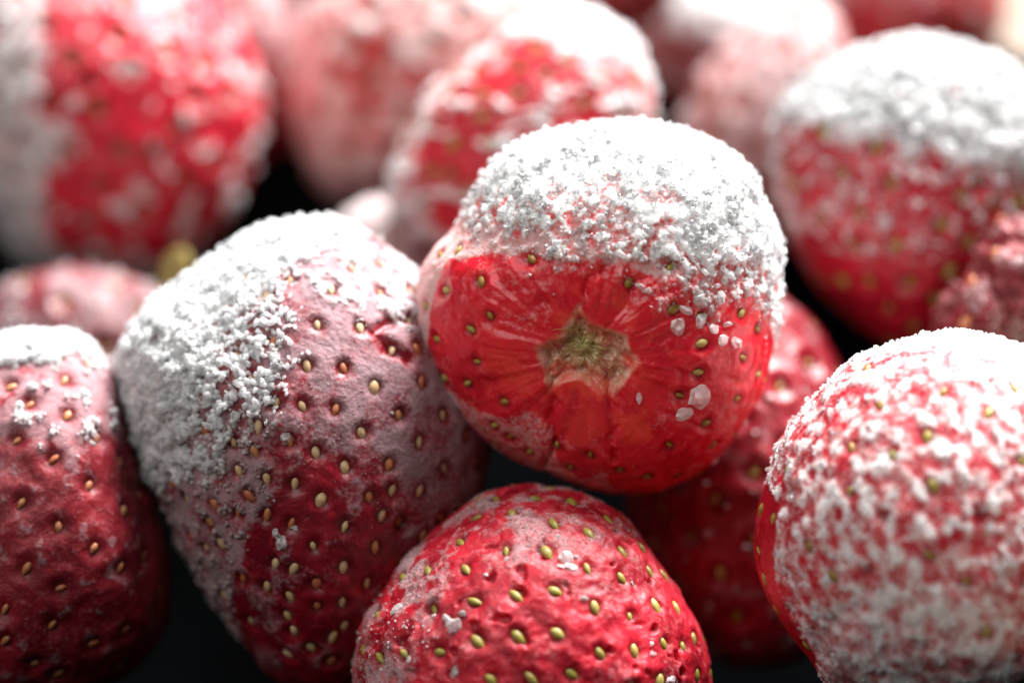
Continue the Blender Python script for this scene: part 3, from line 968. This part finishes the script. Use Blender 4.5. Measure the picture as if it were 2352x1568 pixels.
def left_back_berry():
    b = Berry(270, 265, 30.5, [
        (602, 230), (590, 335), (542, 470), (470, 560), (380, 620), (280, 645), (150, 635), (62, 605), (12, 525),
        (-60, 400), (-120, 250), (-80, 50), (0, -80), (150, -140), (350, -120), (480, -40), (550, 60), (592, 150)],
        .92, 1.0, 6, (.2, -1, .2), 9, .02, .02)
    strip = b.poly([(70, -100), (90, 60), (110, 200), (140, 330), (110, 450), (200, 640), (-100, 700), (-400, 300),
                    (-200, -200)], .3, .4, 2.0)
    low = b.poly([(520, 430), (420, 420), (380, 560), (250, 600), (150, 560), (100, 700), (400, 750), (650, 500)], .15, .25, 3)
    n = b.fb(4.5, 4, 3)
    b.thin = np.clip(strip * (.55 + .5 * sstep(-.3, .2, n)) + low * .5 * sstep(-.2, .2, n) + .62 * sstep(.0, .3, n) + .1, 0, 1)
    b.thick = np.clip(strip * .4 * sstep(.0, .3, n + .3 * b.D[:, 1]) + .45 * sstep(.16, .4, n) * sstep(-.3, .6, b.D[:, 0] + b.D[:, 1]), 0, 1)
    b.seed_px([(170, 145), (270, 95), (225, 250), (205, 190), (160, 340), (280, 340), (380, 130), (460, 155), (440, 225),
               (340, 345), (400, 290), (480, 365), (240, 420), (330, 480), (420, 400), (560, 320)])
    b.seed_spiral(150, .36, -.3)
    b.dimples(.09, .06, .025, .8)
    b.crystals = [(strip, 1200, G20, .02, .055, 1.3, .7, 'w'), (sstep(.15, .4, n), 1000, G20, .02, .05, 1.3, .6, 'w'),
                  (sstep(.0, .4, n) + strip, 260, HEX, .02, .045, 1.0, .5, 'g')]
    b.build("big glistening red strawberry at the upper left with a frosted strip down its left side",
            flesh_mat("glossy_flesh", (0.48, 0.007, 0.026), (0.60, 0.012, 0.036), (0.64, 0.07, 0.10), rough=.22, sss=.45), 'y',
            .15, .05, .02, .8)
    return b


def simple(label, cx, cy, depth, rx, ry, rot, mat, k, thin=.4, top=0.0, level=5, rf=.95, kind='y', tilt=(0, -1, .2),
           blot=.5, lump=.03, ns=110, grains=350):
    pts = []
    for i in range(20):
        a = 2 * math.pi * i / 20
        x, y = rx * math.cos(a), ry * math.sin(a)
        pts.append((cx + x * math.cos(rot) - y * math.sin(rot), cy + x * math.sin(rot) + y * math.cos(rot)))
    b = Berry(cx, cy, depth, pts, rf, 1.0, level, tilt, k, lump, .01)
    n = b.fb(4, 4, 3)
    wz = (b.D @ b.R.T)[:, 2]
    b.thin = np.clip(thin + blot * n * 2, 0, 1)
    b.thick = np.clip(top * sstep(.1, .7, wz + .6 * n), 0, 1)
    b.seed_spiral(ns, .36, -.2)
    b.dimples(.09, .05, .018, .8)
    if grains:
        b.crystals = [(b.thick + .15 * b.thin, grains, G20, .015, .045, 1.4, .6, 'w')]
    b.build(label, mat, kind, .14, .05, .02, .7)
    return b


def shrivelled():
    b = Berry(2315, 690, 26.4, [
        (2140, 760), (2165, 710), (2215, 660), (2250, 610), (2290, 545), (2350, 505), (2430, 520), (2480, 600),
        (2500, 720), (2450, 840), (2330, 890), (2200, 850)], .9, 1.0, 6, (-.6, -.6, .5), 21, .06, .02)
    n = b.fb(3.6, 3, 3)
    r = 1 - np.abs(b.fb(2.6, 3, 8)) * 2.2
    b.disp += .20 * n + .13 * (r - .5)
    b.thin = np.clip(.3 * sstep(.2, .6, r) + .25 * sstep(.1, .5, n) - .05, 0, 1)
    b.seed_px([(2206, 656), (2262, 672), (2230, 735), (2300, 600)])
    b.seed_spiral(40, .4, .0)
    b.crystals = [(sstep(.1, .4, n), 500, G20, .008, .025, 1.4, .6, 'p')]
    b.build("small shrivelled knobbly berry at the right edge, above the frost-flecked one",
            flesh_mat("shrunken_flesh", (0.12, 0.004, 0.009), (0.20, 0.008, 0.014), (0.30, 0.03, 0.035), rough=.5, frost=(.5, .36, .37), coat=.05, sss=.2),
            'o', .15, .05, .03)
    # dry pale hairs that curl off its underside
    vs, fs = [], []
    for i in range(34):
        d = b.dir(2330 + rng.normal() * 45, 765 + rng.normal() * 18)
        p = b.V[int((b.D @ d).argmax())]
        t = np.cross(d, rng.normal(size=3))
        t = t / np.linalg.norm(t)
        o = len(vs)
        for j in range(5):
            q = p + d * (.02 + .05 * math.sin(j * .9)) + t * (.055 * j)
            sd = np.cross(t, d)
            for dv in (sd, d, -sd, -d):
                vs.append(q + dv * .0045 * (1 - .15 * j))
        for j in range(4):
            for k in range(4):
                a, c = o + 4 * j + k, o + 4 * j + (k + 1) % 4
                fs += [(a, c, a + 4), (c, c + 4, a + 4)]
    h = link("stem_hair", mesh_tris("stem_hair", np.array(vs) * U, np.array(fs)),
             plain("dry_hair", (0.42, 0.27, 0.23), .8), b.root, b.M4, "stuff")
    return b


# ------------------------------------------------------------------ bowl and table
def bowl():
    cx, cy, R, zr, zb = -.2, 3.5, 8.0, -1.27, -5.0
    prof = [(0, zb), (3, zb), (5.2, zb + .05), (6.3, zb + .35), (7.0, zb + 1.0), (7.5, zb + 1.9), (7.8, zr - .35),
            (7.92, zr - .05), (8.02, zr + .03), (8.16, zr + .03), (8.25, zr - .06), (8.22, zr - .3), (7.95, zb + 1.8),
            (7.4, zb + .8), (6.5, zb + .05), (5.4, zb - .28), (4.0, zb - .32), (3.8, zb - .3), (3.7, zb - .25), (0, zb - .25)]
    seg = 128
    V, F = [], []
    for i, (r, z) in enumerate(prof):
        for k in range(seg):
            a = 2 * math.pi * k / seg
            V.append((r * math.cos(a) + 0, r * math.sin(a), z - (zb - .32)))
    for i in range(len(prof) - 1):
        for k in range(seg):
            k2 = (k + 1) % seg
            a, b = i * seg, (i + 1) * seg
            F += [(a + k, b + k, a + k2), (a + k2, b + k, b + k2)]
    F = np.array(F)[:, ::-1]
    t = NT("black_glaze")
    nz = t.noise(120, 3, .5, t.n('ShaderNodeTexCoord').outputs['Object'])
    t.set(Base_Color=t.mixc(nz, (0.0007, 0.0008, 0.0009), (0.0014, 0.0016, 0.0018)), Roughness=t.rng(nz, .3, .7, .6, .75), Specular_IOR_Level=0.0)
    o = link("bowl", mesh_tris("bowl", np.array(V) * U, F), t.m)
    o.location = (cx * U, cy * U, (zb - .32) * U)
    o["label"] = "round black glazed bowl that holds the frozen strawberries"
    o["category"] = "bowl"
    # table under it
    t = NT("tan_wood")
    co = t.n('ShaderNodeTexCoord').outputs['Object']
    mp = t.n('ShaderNodeMapping', {'Vector': co, 'Scale': (3.0, 60.0, 60.0)})
    nz = t.noise(2.0, 5, .6, mp.outputs[0], .4)
    t.set(Base_Color=t.mixc(nz, (0.11, 0.072, 0.045), (0.16, 0.11, 0.07)), Roughness=.5)
    zt = (zb - .325)
    Vt = np.array([(-60, -40, 0), (60, -40, 0), (60, 90, 0), (-60, 90, 0), (-60, -40, -2), (60, -40, -2), (60, 90, -2),
                   (-60, 90, -2)]) * U
    Ft = np.array([(0, 1, 2), (0, 2, 3), (4, 6, 5), (4, 7, 6), (0, 4, 5), (0, 5, 1), (1, 5, 6), (1, 6, 2), (2, 6, 7),
                   (2, 7, 3), (3, 7, 4), (3, 4, 0)])
    o = link("table_top", mesh_tris("table_top", Vt, Ft, False), t.m, None, None, "structure")
    o.location = (0, 0, zt * U)


bowl()
main_berry()
left_berry()
front_berry()
right_berry()
right_back_berry()
far_left_berry()
back_centre_berry()
pale_back_berry()
left_back_berry()
shrivelled()
RED = flesh_mat("plain_flesh", (0.32, 0.005, 0.016), (0.42, 0.008, 0.022), (0.5, 0.03, 0.04), sss=.3)
DARK = flesh_mat("dusky_flesh", (0.10, 0.003, 0.007), (0.16, 0.005, 0.010), (0.2, 0.01, 0.015), sss=.1, rough=.85, coat=0.0)
DIM = flesh_mat("shaded_flesh", (0.10, 0.008, 0.014), (0.15, 0.012, 0.020), (0.2, 0.03, 0.035), frost=(.24, .165, .17), sss=.2, opac=.8)  # skin and frost darkened: painted shade of the berry above
MID = flesh_mat("shaded_deep_flesh", (0.20, 0.004, 0.012), (0.30, 0.007, 0.018), (0.38, 0.02, 0.03), frost=(.40, .29, .31), sss=.2, opac=.7)  # deep red, with the shadow of neighbouring berries painted into skin and frost
PALE = flesh_mat("dusty_flesh", (0.34, 0.02, 0.025), (0.42, 0.03, 0.03), (0.45, 0.1, 0.09), frost=(.55, .44, .44), opac=.85)
simple("dark red strawberry, shade painted into its colour, wedged under the topmost one, between the bare front one and the flecked one",
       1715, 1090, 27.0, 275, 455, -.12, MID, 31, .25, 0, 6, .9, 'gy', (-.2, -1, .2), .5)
simple("bright red strawberry peeping out behind the glistening upper left one",
       590, 150, 35.5, 100, 225, 0, RED, 32, .15, .4, 5)
SHADED_BERRY = simple("frosty strawberry with shade painted into its colour, half hidden below the glistening upper left one",
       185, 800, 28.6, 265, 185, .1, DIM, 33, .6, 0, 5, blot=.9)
def sepal(b):
    """dry golden leaf tip that sticks up from the shaded berry"""
    A, B_ = EYE + ray(385, 675) * 28.2, EYE + ray(432, 585) * 28.0
    ax = B_ - A
    sd = np.cross(ax, UP + .4 * FWD)
    sd = sd / np.linalg.norm(sd)
    nr = np.cross(sd, ax)
    nr /= np.linalg.norm(nr)
    vs, fs = [], []
    for i in range(9):
        h = i / 8
        w = .17 * math.sin(math.pi * (.12 + .86 * h)) ** .8
        for k in range(5):
            q = (k - 2) / 2
            vs.append(A + ax * h + sd * w * q + nr * (.06 * q * q + .1 * h * h))
    for i in range(9):
        for k in range(5):
            vs.append(vs[i * 5 + k] - nr * .012)
    for i in range(8):
        for k in range(4):
            a = i * 5 + k
            fs += [(a, a + 1, a + 5), (a + 1, a + 6, a + 5), (a + 45, a + 50, a + 46), (a + 46, a + 50, a + 51)]
    for i in range(8):
        for k in (0, 4):
            a = i * 5 + k
            fs += [(a, a + 5, a + 45), (a + 5, a + 50, a + 45)]
    link("sepal", mesh_tris("sepal", (np.array(vs) - b.base) * U, np.array(fs)), plain("dry_leaf", (0.42, 0.33, 0.10), .6), b.root)


sepal(SHADED_BERRY)
simple("small whitish frosted strawberry showing above the ice-crusted left one",
       890, 570, 29.4, 130, 110, 0, PALE, 34, .95, .4, 5, ns=40)
simple("dark maroon strawberry at the very top, mostly outside the picture",
       1440, -30, 32.6, 112, 100, 0, DARK, 35, .0, 0, 5, ns=40, grains=0, blot=.1)
simple("pink sunlit strawberry at the top with a snowy lower left side",
       1640, 85, 34.8, 195, 185, .4, RED, 36, .4, .8, 5, blot=.8)
simple("mauve frost-filmed strawberry leaning diagonally left of the snow-capped right one",
       1740, 300, 31.0, 165, 330, .45, PALE, 37, .75, .2, 5, blot=.6)
simple("clean red strawberry with yellow seeds behind the snow-capped right one",
       2105, 20, 33.0, 205, 200, 0, RED, 38, .1, .35, 5)
print("tris", sum(len(o.data.polygons) for o in SC.objects if o.type == 'MESH' and o.name.split('.')[0] != 'seed'),
      "objects", len(SC.objects))
